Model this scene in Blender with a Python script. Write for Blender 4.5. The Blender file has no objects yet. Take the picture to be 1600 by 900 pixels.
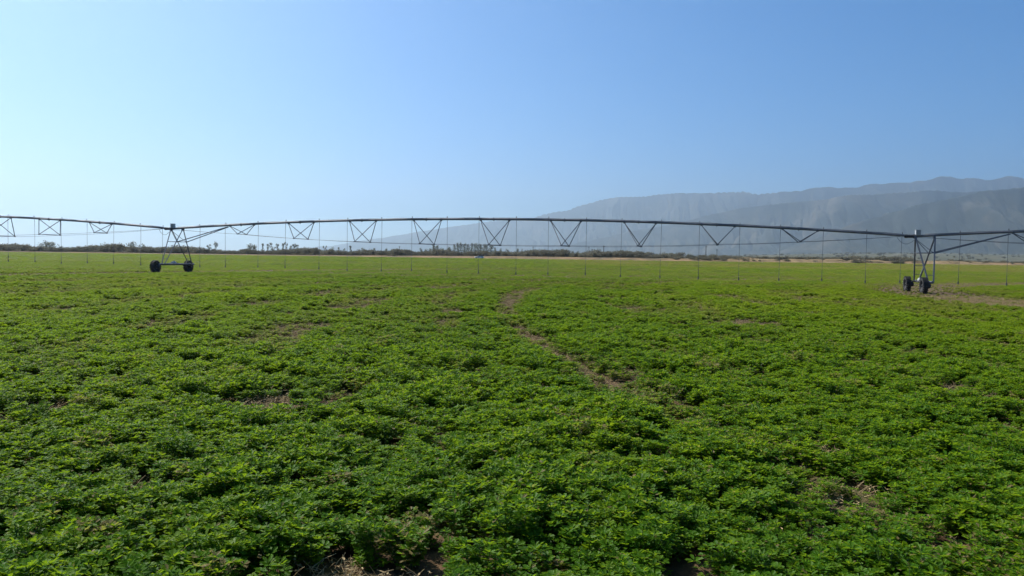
import bpy, math, random
import numpy as np
from mathutils import Vector, Matrix

R = math.radians
rng = np.random.default_rng(7)
random.seed(7)
sc = bpy.context.scene
col = sc.collection

# ------------------------------------------------------------------ camera
CAM_H = 1.75
F = 1180.0                      # focal length in photo pixels (1600 wide)
PITCH, ROLL = R(2.18), R(1.1)
cam_d = bpy.data.cameras.new('camera')
cam_d.sensor_width = 36.0
cam_d.lens = 36.0 * F / 1600.0
cam_d.clip_start = 0.1
cam_d.clip_end = 60000.0
cam = bpy.data.objects.new('camera', cam_d)
col.objects.link(cam)
CM = Matrix.Translation((0, 0, CAM_H)) @ Matrix.Rotation(R(90) - PITCH, 4, 'X') @ Matrix.Rotation(ROLL, 4, 'Z')
cam.matrix_world = CM
sc.camera = cam


def at(px, py, depth):
    """world point seen at photo pixel (px, py) whose forward distance is depth"""
    d = CM.to_3x3() @ Vector(((px - 800.0) / F, (450.0 - py) / F, -1.0))
    k = depth / d.y
    return Vector((0, 0, CAM_H)) + d * k


# ------------------------------------------------------------------ numpy noise
_perm = np.random.default_rng(3).random((256, 256))


def vnoise(x, y):
    x = np.asarray(x, float); y = np.asarray(y, float)
    xi = np.floor(x).astype(int); yi = np.floor(y).astype(int)
    fx = x - xi; fy = y - yi
    fx = fx * fx * (3 - 2 * fx); fy = fy * fy * (3 - 2 * fy)
    a = _perm[xi % 256, yi % 256]; b = _perm[(xi + 1) % 256, yi % 256]
    c = _perm[xi % 256, (yi + 1) % 256]; d = _perm[(xi + 1) % 256, (yi + 1) % 256]
    return (a * (1 - fx) + b * fx) * (1 - fy) + (c * (1 - fx) + d * fx) * fy


def fbm(x, y, n=4):
    s = 0.0; a = 0.5; t = 0.0
    for k in range(n):
        s = s + a * vnoise(x + 17.3 * k, y + 9.1 * k); t += a
        x = x * 2.03; y = y * 2.03; a *= 0.5
    return s / t


def smooth(a, b, x):
    t = np.clip((x - a) / (b - a), 0, 1)
    return t * t * (3 - 2 * t)


FIELD_END = 350.0


def ground_z(x, y):
    x = np.asarray(x, float); y = np.asarray(y, float)
    zed = 1.95 + 0.0062 * np.clip(x, -500, 500)
    t = np.clip((y - 75) / 285.0, 0, None)
    ramp = np.where(t < 1, t ** 1.25, 1 + 1.25 * (t - 1) * 0)
    z = zed * ramp + (0.5 + 0.75 * smooth(-120, 20, x)) * smooth(351, 367, y - 0.04 * np.clip(x, -250, 250))
    u = x / np.maximum(np.abs(y), 1.0)
    sl = 0.002 + 0.018 * smooth(0.0, 0.6, u)
    z = z + np.clip(y - 480, 0, None) * sl * smooth(480, 2500, y)
    return z


def edge_y(x):
    """far edge of the crop"""
    return FIELD_END + 8 * (vnoise(np.asarray(x) / 60.0, np.asarray(x) * 0 + 5) - .5) + 0.04 * np.clip(x, -250, 250)


# ------------------------------------------------------------------ mesh helpers
class MB:
    def __init__(self):
        self.v = []; self.f = []; self.m = []; self.a = []

    def add(self, verts, faces, mat=0, attr=0.0):
        o = len(self.v)
        self.v.extend([tuple(p) for p in verts])
        for f in faces:
            self.f.append(tuple(i + o for i in f)); self.m.append(mat); self.a.append(attr)

    def tube(self, pts, r, n=8, mat=0, cap=True):
        pts = [Vector(p) for p in pts]
        rs = r if isinstance(r, (list, tuple)) else [r] * len(pts)
        rings = []
        for i, p in enumerate(pts):
            if i == 0: d = pts[1] - pts[0]
            elif i == len(pts) - 1: d = pts[-1] - pts[-2]
            else: d = pts[i + 1] - pts[i - 1]
            d.normalize()
            up = Vector((0, 0, 1)) if abs(d.z) < 0.95 else Vector((0, 1, 0))
            a = d.cross(up).normalized(); b = d.cross(a).normalized()
            rings.append([p + (a * math.cos(2 * math.pi * k / n) + b * math.sin(2 * math.pi * k / n)) * rs[i] for k in range(n)])
        vs = [v for rg in rings for v in rg]
        fs = []
        for i in range(len(pts) - 1):
            for k in range(n):
                k2 = (k + 1) % n
                fs.append((i * n + k, i * n + k2, (i + 1) * n + k2, (i + 1) * n + k))
        if cap:
            fs.append(tuple(range(n - 1, -1, -1)))
            fs.append(tuple((len(pts) - 1) * n + k for k in range(n)))
        self.add(vs, fs, mat)

    def box(self, c, size, ax=None, mat=0):
        """box centred at c, with axes ax (three vectors)"""
        c = Vector(c)
        ax = ax or (Vector((1, 0, 0)), Vector((0, 1, 0)), Vector((0, 0, 1)))
        h = [ax[i] * size[i] / 2 for i in range(3)]
        vs = [c + h[0] * sx + h[1] * sy + h[2] * sz for sz in (-1, 1) for sy in (-1, 1) for sx in (-1, 1)]
        fs = [(0, 2, 3, 1), (4, 5, 7, 6), (0, 1, 5, 4), (2, 6, 7, 3), (0, 4, 6, 2), (1, 3, 7, 5)]
        self.add(vs, fs, mat)

    def lathe(self, prof, c, axis, n=32, mat=0):
        """prof: list of (radius, offset along axis)"""
        axis = Vector(axis).normalized(); c = Vector(c)
        up = Vector((0, 0, 1)) if abs(axis.z) < 0.9 else Vector((1, 0, 0))
        a = axis.cross(up).normalized(); b = axis.cross(a).normalized()
        vs = []
        for r_, o in prof:
            for k in range(n):
                t = 2 * math.pi * k / n
                vs.append(c + axis * o + (a * math.cos(t) + b * math.sin(t)) * r_)
        fs = []
        for i in range(len(prof) - 1):
            for k in range(n):
                k2 = (k + 1) % n
                fs.append((i * n + k, i * n + k2, (i + 1) * n + k2, (i + 1) * n + k))
        self.add(vs, fs, mat)

    def mesh(self, name, mats, smooth_=False):
        me = bpy.data.meshes.new(name)
        me.from_pydata(self.v, [], self.f)
        for m in (mats if isinstance(mats, (list, tuple)) else [mats]):
            me.materials.append(m)
        me.polygons.foreach_set('material_index', self.m)
        if any(self.a):
            at_ = me.attributes.new('leafvar', 'FLOAT', 'FACE')
            at_.data.foreach_set('value', np.array(self.a, dtype=np.float32))
        if smooth_:
            me.polygons.foreach_set('use_smooth', [True] * len(self.f))
        me.update()
        return me

    def build(self, name, mats, parent=None, smooth_=False, origin=None, where=None):
        if origin is not None:
            o = Vector(origin)
            self.v = [tuple(Vector(p) - o) for p in self.v]
        ob = bpy.data.objects.new(name, self.mesh(name, mats, smooth_))
        if where is not False:
            (where or col).objects.link(ob)
        if origin is not None:
            ob.location = origin
        if parent is not None:
            ob.parent = parent
            if origin is not None:
                ob.location = Vector(origin) - world_loc(parent)
        return ob


def world_loc(o):
    v = Vector((0, 0, 0))
    while o is not None:
        v = v + Vector(o.location); o = o.parent
    return v


def empty(name, loc, parent=None):
    o = bpy.data.objects.new(name, None); col.objects.link(o)
    o.empty_display_size = 0.2
    o.location = loc
    if parent: o.parent = parent
    return o


def tag(o, label=None, cat=None, group=None, kind=None):
    if label: o['label'] = label
    if cat: o['category'] = cat
    if group: o['group'] = group
    if kind: o['kind'] = kind
    return o


# ------------------------------------------------------------------ materials
def mat(name):
    m = bpy.data.materials.new(name); m.use_nodes = True
    nt = m.node_tree; nt.nodes.clear()
    out = nt.nodes.new('ShaderNodeOutputMaterial')
    return m, nt, out


class N:
    """tiny node helper"""
    def __init__(self, nt): self.nt = nt

    def __call__(self, typ, **kw):
        n = self.nt.nodes.new(typ)
        for k, v in kw.items():
            if k.startswith('i_'):
                n.inputs[k[2:].replace('_', ' ')].default_value = v
            else:
                setattr(n, k, v)
        return n

    def link(self, a, b): self.nt.links.new(a, b)

    def ramp(self, fac, stops):
        r = self.nt.nodes.new('ShaderNodeValToRGB')
        e = r.color_ramp.elements
        while len(e) < len(stops): e.new(0.5)
        for i, (p, c) in enumerate(stops):
            e[i].position = p; e[i].color = (*c, 1)
        self.link(fac, r.inputs['Fac'])
        return r.outputs['Color']

    def mix(self, fac, a, b):
        m = self.nt.nodes.new('ShaderNodeMix'); m.data_type = 'RGBA'
        for s, v in ((m.inputs[0], fac), (m.inputs[6], a), (m.inputs[7], b)):
            if isinstance(v, (int, float)): s.default_value = v
            elif isinstance(v, tuple): s.default_value = (*v, 1)
            else: self.link(v, s)
        return m.outputs[2]

    def math(self, op, a, b=0.0, clamp=False):
        m = self.nt.nodes.new('ShaderNodeMath'); m.operation = op; m.use_clamp = clamp
        for s, v in ((m.inputs[0], a), (m.inputs[1], b)):
            if isinstance(v, (int, float)): s.default_value = v
            else: self.link(v, s)
        return m.outputs[0]

    def noise(self, vec, scale, detail=4, rough=0.55):
        t = self.nt.nodes.new('ShaderNodeTexNoise')
        t.inputs['Scale'].default_value = scale
        t.inputs['Detail'].default_value = detail
        t.inputs['Roughness'].default_value = rough
        if vec is not None: self.link(vec, t.inputs['Vector'])
        return t.outputs['Fac']


def leaf_material(name, dark, mid, light, trans=0.45, rough=0.42, spec=0.5, dry=(0.30, 0.21, 0.095), inst=True):
    m, nt, out = mat(name); n = N(nt)
    av = n('ShaderNodeAttribute', attribute_name='leafvar', attribute_type='GEOMETRY')
    oi = n('ShaderNodeObjectInfo')
    if inst:
        ti = n('ShaderNodeAttribute', attribute_name='tint', attribute_type='INSTANCER')
        dr = n('ShaderNodeAttribute', attribute_name='dry', attribute_type='INSTANCER')
        f = n.math('ADD', n.math('MULTIPLY', av.outputs['Fac'], 0.55), n.math('MULTIPLY', ti.outputs['Fac'], 0.6))
    else:
        f = n.math('ADD', n.math('MULTIPLY', av.outputs['Fac'], 0.7), n.math('MULTIPLY', oi.outputs['Random'], 0.25))
    f = n.math('ADD', f, -0.06, clamp=True)
    c = n.ramp(f, [(0.0, dark), (0.5, mid), (1.0, light)])
    if inst:
        # part of the leaves of a dry plant are straw coloured
        k = n.math('GREATER_THAN', dr.outputs['Fac'], n.math('FRACT', n.math('MULTIPLY', av.outputs['Fac'], 7.31)))
        c = n.mix(n.math('MULTIPLY', k, 0.85), c, dry)
    p = n('ShaderNodeBsdfPrincipled')
    p.inputs['Roughness'].default_value = rough
    p.inputs['Specular IOR Level'].default_value = spec
    n.link(c, p.inputs['Base Color'])
    t = n('ShaderNodeBsdfTranslucent')
    tc = n.mix(0.55, c, light)
    n.link(tc, t.inputs['Color'])
    mx = n('ShaderNodeMixShader'); mx.inputs[0].default_value = trans
    n.link(p.outputs[0], mx.inputs[1]); n.link(t.outputs[0], mx.inputs[2])
    n.link(mx.outputs[0], out.inputs['Surface'])
    return m


def plain(name, c, rough=0.7, metal=0.0, var=0.25, scale=6.0, spec=0.5, bump=0.0):
    m, nt, out = mat(name); n = N(nt)
    tc = n('ShaderNodeTexCoord')
    f = n.noise(tc.outputs['Object'], scale, 5, 0.65)
    lo = tuple(max(0, x * (1 - var)) for x in c); hi = tuple(min(1, x * (1 + var)) for x in c)
    cc = n.ramp(f, [(0.3, lo), (0.7, hi)])
    p = n('ShaderNodeBsdfPrincipled')
    p.inputs['Roughness'].default_value = rough; p.inputs['Metallic'].default_value = metal
    p.inputs['Specular IOR Level'].default_value = spec
    n.link(cc, p.inputs['Base Color'])
    if bump:
        b = n('ShaderNodeBump'); b.inputs['Strength'].default_value = bump
        n.link(f, b.inputs['Height']); n.link(b.outputs[0], p.inputs['Normal'])
    n.link(p.outputs[0], out.inputs['Surface'])
    return m


M = {}
M['alfalfa'] = leaf_material('alfalfa_leaf', (0.028, 0.094, 0.004), (0.090, 0.220, 0.006), (0.240, 0.320, 0.012), trans=0.58, rough=0.5, spec=0.15)
M['straw'] = plain('dry_straw', (0.36, 0.265, 0.125), 0.85, var=0.4, scale=3)
M['stem'] = plain('green_stem', (0.07, 0.12, 0.025), 0.6)
M['steel'] = plain('galvanised_steel', (0.11, 0.12, 0.14), 0.6, 0.3, var=0.2, scale=2.0)
M['pipe'] = plain('galvanised_pipe', (0.15, 0.15, 0.155), 0.55, 0.35, var=0.25, scale=1.2)
M['rod'] = plain('truss_rod_steel', (0.10, 0.11, 0.13), 0.5, 0.4)
M['hose'] = plain('hose_grey', (0.11, 0.115, 0.125), 0.5)
M['head'] = plain('sprinkler_plastic', (0.05, 0.05, 0.055), 0.5)
M['tyre'] = plain('tyre_rubber', (0.028, 0.027, 0.026), 0.85, var=0.5, scale=8)
M['rim'] = plain('rim_steel', (0.045, 0.047, 0.05), 0.7, 0.2)
M['gear'] = plain('gearbox_white', (0.42, 0.42, 0.40), 0.5, var=0.15)
M['box'] = plain('control_box_grey', (0.55, 0.55, 0.55), 0.45, 0.1, var=0.12)
M['box_shade'] = plain('control_box_front_shade', (0.30, 0.29, 0.27), 0.5, var=0.12)  # darker front panel: the box's unlit face put into the colour
M['rubber'] = plain('flex_boot_rubber', (0.03, 0.03, 0.032), 0.7)
M['bark'] = plain('tree_bark', (0.22, 0.20, 0.17), 0.9, var=0.3, scale=3)
M['scrub'] = leaf_material('scrub_leaf', (0.030, 0.032, 0.021), (0.11, 0.11, 0.075), (0.24, 0.22, 0.15), trans=0.38, rough=0.7, spec=0.2)
M['crown'] = leaf_material('tree_leaf', (0.05, 0.06, 0.04), (0.125, 0.135, 0.095), (0.22, 0.23, 0.16), trans=0.48, rough=0.6, spec=0.3, inst=False)  # leaf colours lightened to stand in for distance haze
M['wood'] = plain('pole_wood', (0.10, 0.085, 0.07), 0.9, var=0.3)
M['glass_dark'] = plain('car_glass', (0.02, 0.018, 0.018), 0.35, var=0.1, spec=0.2)
M['car_white'] = plain('car_paint_white', (0.86, 0.81, 0.73), 0.4, var=0.03)
M['lamp'] = plain('car_lamp', (0.55, 0.2, 0.15), 0.3, var=0.1)
M['lamp_clear'] = plain('car_headlamp', (0.6, 0.6, 0.6), 0.2, var=0.1)
M['insul'] = plain('insulator_ceramic', (0.35, 0.33, 0.32), 0.3)


def ground_material():
    m, nt, out = mat('ground_soil'); n = N(nt)
    geo = n('ShaderNodeNewGeometry'); pos = geo.outputs['Position']
    sep = n('ShaderNodeSeparateXYZ'); n.link(pos, sep.inputs[0])
    big = n.noise(pos, 0.05, 5); fine = n.noise(pos, 9.0, 8, 0.7); mid = n.noise(pos, 0.7, 6, 0.6)
    soil = n.ramp(fine, [(0.3, (0.035, 0.024, 0.016)), (0.6, (0.135, 0.082, 0.042)), (0.75, (0.27, 0.175, 0.09))])
    # thin green film of weeds and seedlings between the plants
    weeds = n.ramp(mid, [(0.35, (0.075, 0.105, 0.022)), (0.7, (0.125, 0.125, 0.045))])
    soil = n.mix(n.math('MULTIPLY', n.math('GREATER_THAN', mid, 0.5), 0.35), soil, weeds)
    # dry land beyond the crop
    tan = n.ramp(n.noise(pos, 0.11, 6, 0.65), [(0.34, (0.085, 0.075, 0.040)), (0.55, (0.22, 0.145, 0.072)), (0.75, (0.31, 0.205, 0.11))])
    wild = n.ramp(n.noise(pos, 0.012, 8, 0.65), [(0.35, (0.055, 0.06, 0.035)), (0.55, (0.10, 0.095, 0.055)), (0.7, (0.19, 0.15, 0.09))])
    y = sep.outputs['Y']
    y2 = n.math('ADD', y, n.math('MULTIPLY', sep.outputs['X'], -0.04))
    y2 = n.math('ADD', y2, n.math('MULTIPLY', big, 14.0))
    f1 = n.math('MULTIPLY', n.math('ADD', y2, -353.0), 0.2, clamp=True)
    f2 = n.math('MULTIPLY', n.math('ADD', y2, -460.0), 0.008, clamp=True)
    c = n.mix(f1, soil, tan); c = n.mix(f2, c, wild)
    p = n('ShaderNodeBsdfPrincipled'); p.inputs['Roughness'].default_value = 0.95
    p.inputs['Specular IOR Level'].default_value = 0.15
    n.link(c, p.inputs['Base Color'])
    b = n('ShaderNodeBump'); b.inputs['Strength'].default_value = 0.6; b.inputs['Distance'].default_value = 0.05
    n.link(fine, b.inputs['Height']); n.link(b.outputs[0], p.inputs['Normal'])
    n.link(p.outputs[0], out.inputs['Surface'])
    return m


def mountain_material():
    m, nt, out = mat('mountain_rock'); n = N(nt)
    geo = n('ShaderNodeNewGeometry'); pos = geo.outputs['Position']
    a = n.noise(pos, 0.0016, 8, 0.65); b_ = n.noise(pos, 0.009, 8, 0.75)
    f = n.math('ADD', n.math('MULTIPLY', a, 0.6), n.math('MULTIPLY', b_, 0.4))
    c = n.ramp(f, [(0.35, (0.006, 0.010, 0.009)), (0.5, (0.024, 0.027, 0.021)), (0.62, (0.11, 0.092, 0.066))])
    p = n('ShaderNodeBsdfPrincipled'); p.inputs['Roughness'].default_value = 0.95
    p.inputs['Specular IOR Level'].default_value = 0.1
    n.link(c, p.inputs['Base Color']); n.link(p.outputs[0], out.inputs['Surface'])
    return m


M['ground'] = ground_material()
M['mountain'] = mountain_material()

# ------------------------------------------------------------------ ground sheet
def spaced(a, b, n, power):
    t = np.linspace(-1, 1, n) if a < 0 else np.linspace(0, 1, n)
    if a < 0:
        return np.sign(t) * np.abs(t) ** power * b
    return a + (b - a) * t ** power


def grid_mesh(name, X, Y, Z, material, smooth_=True):
    ny, nx = X.shape
    v = np.stack([X, Y, Z], -1).reshape(-1, 3)
    i = np.arange(ny * nx).reshape(ny, nx)
    f = np.stack([i[:-1, :-1], i[:-1, 1:], i[1:, 1:], i[1:, :-1]], -1).reshape(-1, 4)
    me = bpy.data.meshes.new(name)
    me.from_pydata(v.tolist(), [], f.tolist())
    me.materials.append(material)
    me.polygons.foreach_set('use_smooth', [smooth_] * len(f))
    o = bpy.data.objects.new(name, me); col.objects.link(o)
    return o


xs = spaced(-1, 17500, 241, 2.6)
ys = np.concatenate([np.linspace(-900, -20, 12), np.linspace(-15, 60, 90), np.linspace(61, 500, 160), 500 + (18900 - 500) * np.linspace(0.006, 1, 110) ** 2])
GX, GY = np.meshgrid(xs, ys)
GZ = ground_z(GX, GY)
near = (np.abs(GX) < 60) & (GY < 60)
GZ = GZ + np.where(near, 0.05 * (fbm(GX / 1.1, GY / 1.1, 3) - 0.5), 0)
tag(grid_mesh('ground', GX, GY, GZ, M['ground']), kind='structure')

# ------------------------------------------------------------------ mountains
def curve(pts):
    px = np.array([p[0] for p in pts], float); py = np.array([p[1] for p in pts], float)
    u = (px - 800) / F
    hor = 405 + (px - 800) * math.tan(ROLL)
    return u, (hor - py) / F      # lateral slope, elevation slope


far_u, far_e = curve([(380, 397), (520, 383), (640, 364), (700, 354), (770, 345), (830, 340.5), (846, 335), (885, 328), (915, 318), (955, 308), (985, 307),
                      (1010, 306.5), (1030, 303), (1060, 302), (1110, 301), (1160, 299), (1180, 303), (1215, 300), (1250, 296.5), (1262, 293.5), (1290, 291), (1335, 292.5),
                      (1350, 288), (1400, 284), (1440, 281), (1462, 275.5), (1490, 278), (1515, 279), (1540, 281.5), (1570, 275), (1600, 281), (1660, 272), (1740, 280), (1850, 268), (2000, 282), (2200, 300)])
mid_u, mid_e = curve([(840, 406), (900, 380), (980, 362), (1040, 351), (1080, 343), (1110, 334), (1150, 325), (1190, 320), (1240, 315), (1290, 311), (1320, 305), (1360, 304), (1400, 300), (1450, 296.5), (1500, 300), (1550, 296), (1600, 302), (1700, 300), (1900, 296), (2200, 320)])
nea_u, nea_e = curve([(1150, 412), (1230, 388), (1290, 366), (1340, 345), (1380, 332), (1420, 322), (1450, 316), (1490, 308), (1520, 300), (1560, 295), (1600, 292), (1700, 290), (1850, 300), (2200, 340)])

U = np.linspace(-0.36, 1.12, 1000)
Yv = np.concatenate([np.linspace(4300, 11000, 300), np.linspace(11050, 17500, 130)])
UU, YY = np.meshgrid(U, Yv)
XX = UU * YY


def ridge(cu, ce, yc, wf, wb, seed, gul):
    ug = np.linspace(-0.4, 1.25, 3301); eg = np.interp(ug, cu, ce)
    kk = np.exp(-.5 * (np.arange(-30, 31) / 6.0) ** 2); eg = np.convolve(np.pad(eg, 30, 'edge'), kk / kk.sum(), 'valid')
    e = np.interp(UU, ug, eg)
    n1 = (fbm(UU * 70 + seed, UU * 0 + seed, 5) - .5)
    crest = np.maximum(e + 0.0022 * n1, -0.002) * yc
    d = YY - yc - 260 * (fbm(UU * 14 + seed, UU * 0 + 2 * seed, 3) - .5)
    s = np.where(d < 0, np.clip(1 + d / wf, 0, 1), np.clip(1 - d / wb, 0, 1))
    shape = np.where(d < 0, s ** 1.35, s ** 1.2)
    wx = XX + 500 * (fbm(XX / 1500 + seed, YY / 1500, 3) - .5)
    g = (np.abs(fbm(wx / 520 + seed, YY / 1900 + seed, 5) * 2 - 1) * 2.0) ** .75
    g2 = (np.abs(fbm(wx / 190 + 3 * seed, YY / 900, 4) * 2 - 1) * 1.9) ** .75
    k = np.clip(4 * s * (1 - s), 0, 1) * (d < 0)
    z = crest * shape * (1 - gul * k * (1 - np.clip(0.5 * g + 0.5 * g2, 0, 1)))
    return z


yc_far = 12300 + 3200 * smooth(0.45, -0.15, UU)
Z = ridge(far_u, far_e, yc_far, 4600, 2500, 3, 0.95)
Z = np.maximum(Z, ridge(mid_u, mid_e, 8000 + 1800 * smooth(0.6, 0.1, UU), 2700, 1800, 11, 1.0))
Z = np.maximum(Z, ridge(nea_u, nea_e, 5900 + 500 * smooth(0.7, 0.3, UU), 1600, 1300, 23, 1.0))
Z = np.maximum(Z, 0)
base = ground_z(XX, YY)
Z = np.where(Z > base * 0.6, np.maximum(Z, base - 3), base - 6)
tag(grid_mesh('mountains', XX, YY, Z, M['mountain']), kind='structure')

# ------------------------------------------------------------------ crop prototypes (kept outside the scene, only instanced)
def leaflet(mb, p, d, up, L, W, fold, var):
    d = d.normalized(); side = d.cross(up)
    if side.length < 1e-4: side = d.orthogonal()
    side.normalize(); nrm = side.cross(d).normalized()
    def q(t, s):
        return p + d * (L * t) + side * (W * s) + nrm * (abs(s) * W * fold - L * 0.18 * t * t)
    vs = [q(0, 0), q(.38, .36), q(.78, .46), q(1.0, 0.0), q(.78, -.46), q(.38, -.36)]
    mb.add(vs, [(0, 1, 2, 3), (0, 3, 4, 5)], 0, var)


def trifoliate(mb, p, d, rnd, L, young_lit=0.0):
    d = d.normalized()
    up = Vector((rnd.gauss(0, .3), rnd.gauss(0, .3), 1)).normalized()
    side = d.cross(up).normalized()
    W = L * rnd.uniform(.5, .68)
    var = min(.99, (rnd.random() * 0.98 + 0.01) * (1 - young_lit * .5) + young_lit)
    for a in (-0.95, 0.0, 0.95):
        dd = d * math.cos(a) + side * math.sin(a) + Vector((0, 0, rnd.uniform(-.25, .25)))
        leaflet(mb, p + dd.normalized() * L * .12, dd, up, L * rnd.uniform(.85, 1.1), W, rnd.uniform(.1, .5), min(.99, max(.01, var + rnd.uniform(-.12, .12))))


def make_plant(seed, stems=13, nodes=9, L=0.032, tall=0.30):
    rnd = random.Random(seed); mb = MB()
    for s in range(stems):
        a = rnd.uniform(0, 2 * math.pi); lean = rnd.uniform(0.05, 0.75)
        H = tall * rnd.uniform(.7, 1.1)
        p0 = Vector((rnd.gauss(0, .03), rnd.gauss(0, .03), 0))
        out = Vector((math.cos(a), math.sin(a), 0))
        pts = []
        for k in range(6):
            t = k / 5
            pts.append(p0 + out * (lean * H * t * (1.1 - .25 * t)) + Vector((0, 0, H * t * (1 - .25 * lean * t))))
        mb.tube(pts[::1], [0.0022] * 5 + [0.0012], 3, 1, cap=False)
        ang = rnd.uniform(0, 6.28)
        for k in range(nodes):
            t = 0.28 + 0.72 * (k + rnd.random() * .6) / nodes
            t = min(t, 1.0)
            i = min(int(t * 5), 4); f = t * 5 - i
            p = pts[i].lerp(pts[i + 1], f)
            ang += 2.4 + rnd.uniform(-.5, .5)
            d = Vector((math.cos(ang), math.sin(ang), rnd.uniform(.1, .8)))
            pet = rnd.uniform(.012, .032)
            trifoliate(mb, p + d.normalized() * pet, d, rnd, L * rnd.uniform(.8, 1.2) * (1.0 if t < .9 else .85))
        # tip leaf bunch: colour paler for new growth and for light caught there
        tip = pts[-1]
        for k in range(3):
            ang += 2.1
            d = Vector((math.cos(ang), math.sin(ang), rnd.uniform(.5, 1.4)))
            trifoliate(mb, tip + d * .006, d, rnd, L * rnd.uniform(.85, 1.15), .38)
    return mb


def make_lod(seed, radius, count, size, tall):
    rnd = random.Random(seed); mb = MB()
    lumps = [(rnd.uniform(-1, 1) * radius * .8, rnd.uniform(-1, 1) * radius * .8, rnd.uniform(.55, 1.0)) for _ in range(max(3, int(radius * 10)))]
    for k in range(count):
        r_ = radius * math.sqrt(rnd.random()); a = rnd.uniform(0, 6.28)
        x, y = r_ * math.cos(a), r_ * math.sin(a)
        h = max(l[2] * math.exp(-((x - l[0]) ** 2 + (y - l[1]) ** 2) / (2 * (.16 + radius * .12) ** 2)) for l in lumps)
        z = tall * (0.25 + .75 * h) * (1 - .55 * rnd.random() ** 2)
        d = Vector((rnd.gauss(0, 1), rnd.gauss(0, 1), rnd.uniform(-.1, .7)))
        up = Vector((rnd.gauss(0, .45), rnd.gauss(0, .45), 1))
        leaflet(mb, Vector((x, y, z)), d, up, size * rnd.uniform(.7, 1.25), size * rnd.uniform(.45, .7), rnd.uniform(0, .5), rnd.random() * .98 + .01)
    return mb


def make_straw(seed, n=26):
    rnd = random.Random(seed); mb = MB()
    for k in range(n):
        a = rnd.uniform(0, 6.28); L = rnd.uniform(.04, .13); el = rnd.uniform(.02, .9)
        p = Vector((rnd.gauss(0, .08), rnd.gauss(0, .08), rnd.uniform(0.005, .03)))
        d = Vector((math.cos(a) * math.cos(el), math.sin(a) * math.cos(el), math.sin(el)))
        bend = Vector((rnd.gauss(0, .2), rnd.gauss(0, .2), -.25))
        mb.tube([p, p + d * L * .5, p + d * L + bend * L * .4], [.0022, .0018, .0010], 3, 0, cap=False)
        if rnd.random() < .5:
            leaflet(mb, p + d * L * .6, Vector((rnd.gauss(0, 1), rnd.gauss(0, 1), .1)), Vector((0, 0, 1)), .03, .012, .4, .5)
    return mb


def make_bush(seed, count=420, size=.17):
    """unit scrub bush: about 1 wide and 1 high, scaled per instance"""
    rnd = random.Random(seed); mb = MB()
    lumps = []
    for _ in range(9):
        a = rnd.uniform(0, 6.28); r_ = rnd.uniform(0, .62)
        lumps.append(Vector((math.cos(a) * r_, math.sin(a) * r_, rnd.uniform(.22, .72))))
    for k in range(5):
        a = rnd.uniform(0, 6.28)
        mb.tube([(0, 0, 0), (math.cos(a) * .2, math.sin(a) * .2, .35), (math.cos(a) * .42, math.sin(a) * .42, .7)], [.035, .022, .008], 4, 1, cap=False)
    for k in range(count):
        l = rnd.choice(lumps)
        v = Vector((rnd.gauss(0, 1), rnd.gauss(0, 1), rnd.gauss(0, 1))).normalized() * (.30 * rnd.uniform(.45, 1.05))
        p = l + v; p.z = max(p.z, .02)
        d = Vector((rnd.gauss(0, 1), rnd.gauss(0, 1), rnd.gauss(0.2, .7)))
        leaflet(mb, p, d, Vector((rnd.gauss(0, .6), rnd.gauss(0, .6), 1)), size * rnd.uniform(.5, 1.1), size * rnd.uniform(.4, .7), .3, rnd.random() * .98 + .01)
    return mb


crop_protos = bpy.data.collections.new('alfalfa_shapes')
straw_protos = bpy.data.collections.new('straw_shapes')
bush_protos = bpy.data.collections.new('scrub_shapes')
NA, NB, NC = 12, 8, 6
for i in range(NA):
    make_plant(100 + i, stems=11 + i % 5, tall=0.20 + 0.018 * (i % 5), L=0.031 + 0.0022 * (i % 4), nodes=8).build('a%02d_plant' % i, [M['alfalfa'], M['stem']], where=crop_protos)
for i in range(NB):
    make_lod(200 + i, 0.24, 150, 0.048, 0.30).build('b%02d_plant' % i, [M['alfalfa'], M['stem']], where=crop_protos)
for i in range(NC):
    make_lod(300 + i, 1.1, 520, 0.105, 0.30).build('c%02d_patch' % i, [M['alfalfa'], M['stem']], where=crop_protos)
for i in range(5):
    make_straw(400 + i).build('s%02d_straw' % i, [M['straw']], where=straw_protos)
for i in range(7):
    make_bush(500 + i).build('w%02d_bush' % i, [M['scrub'], M['bark']], where=bush_protos)


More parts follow.
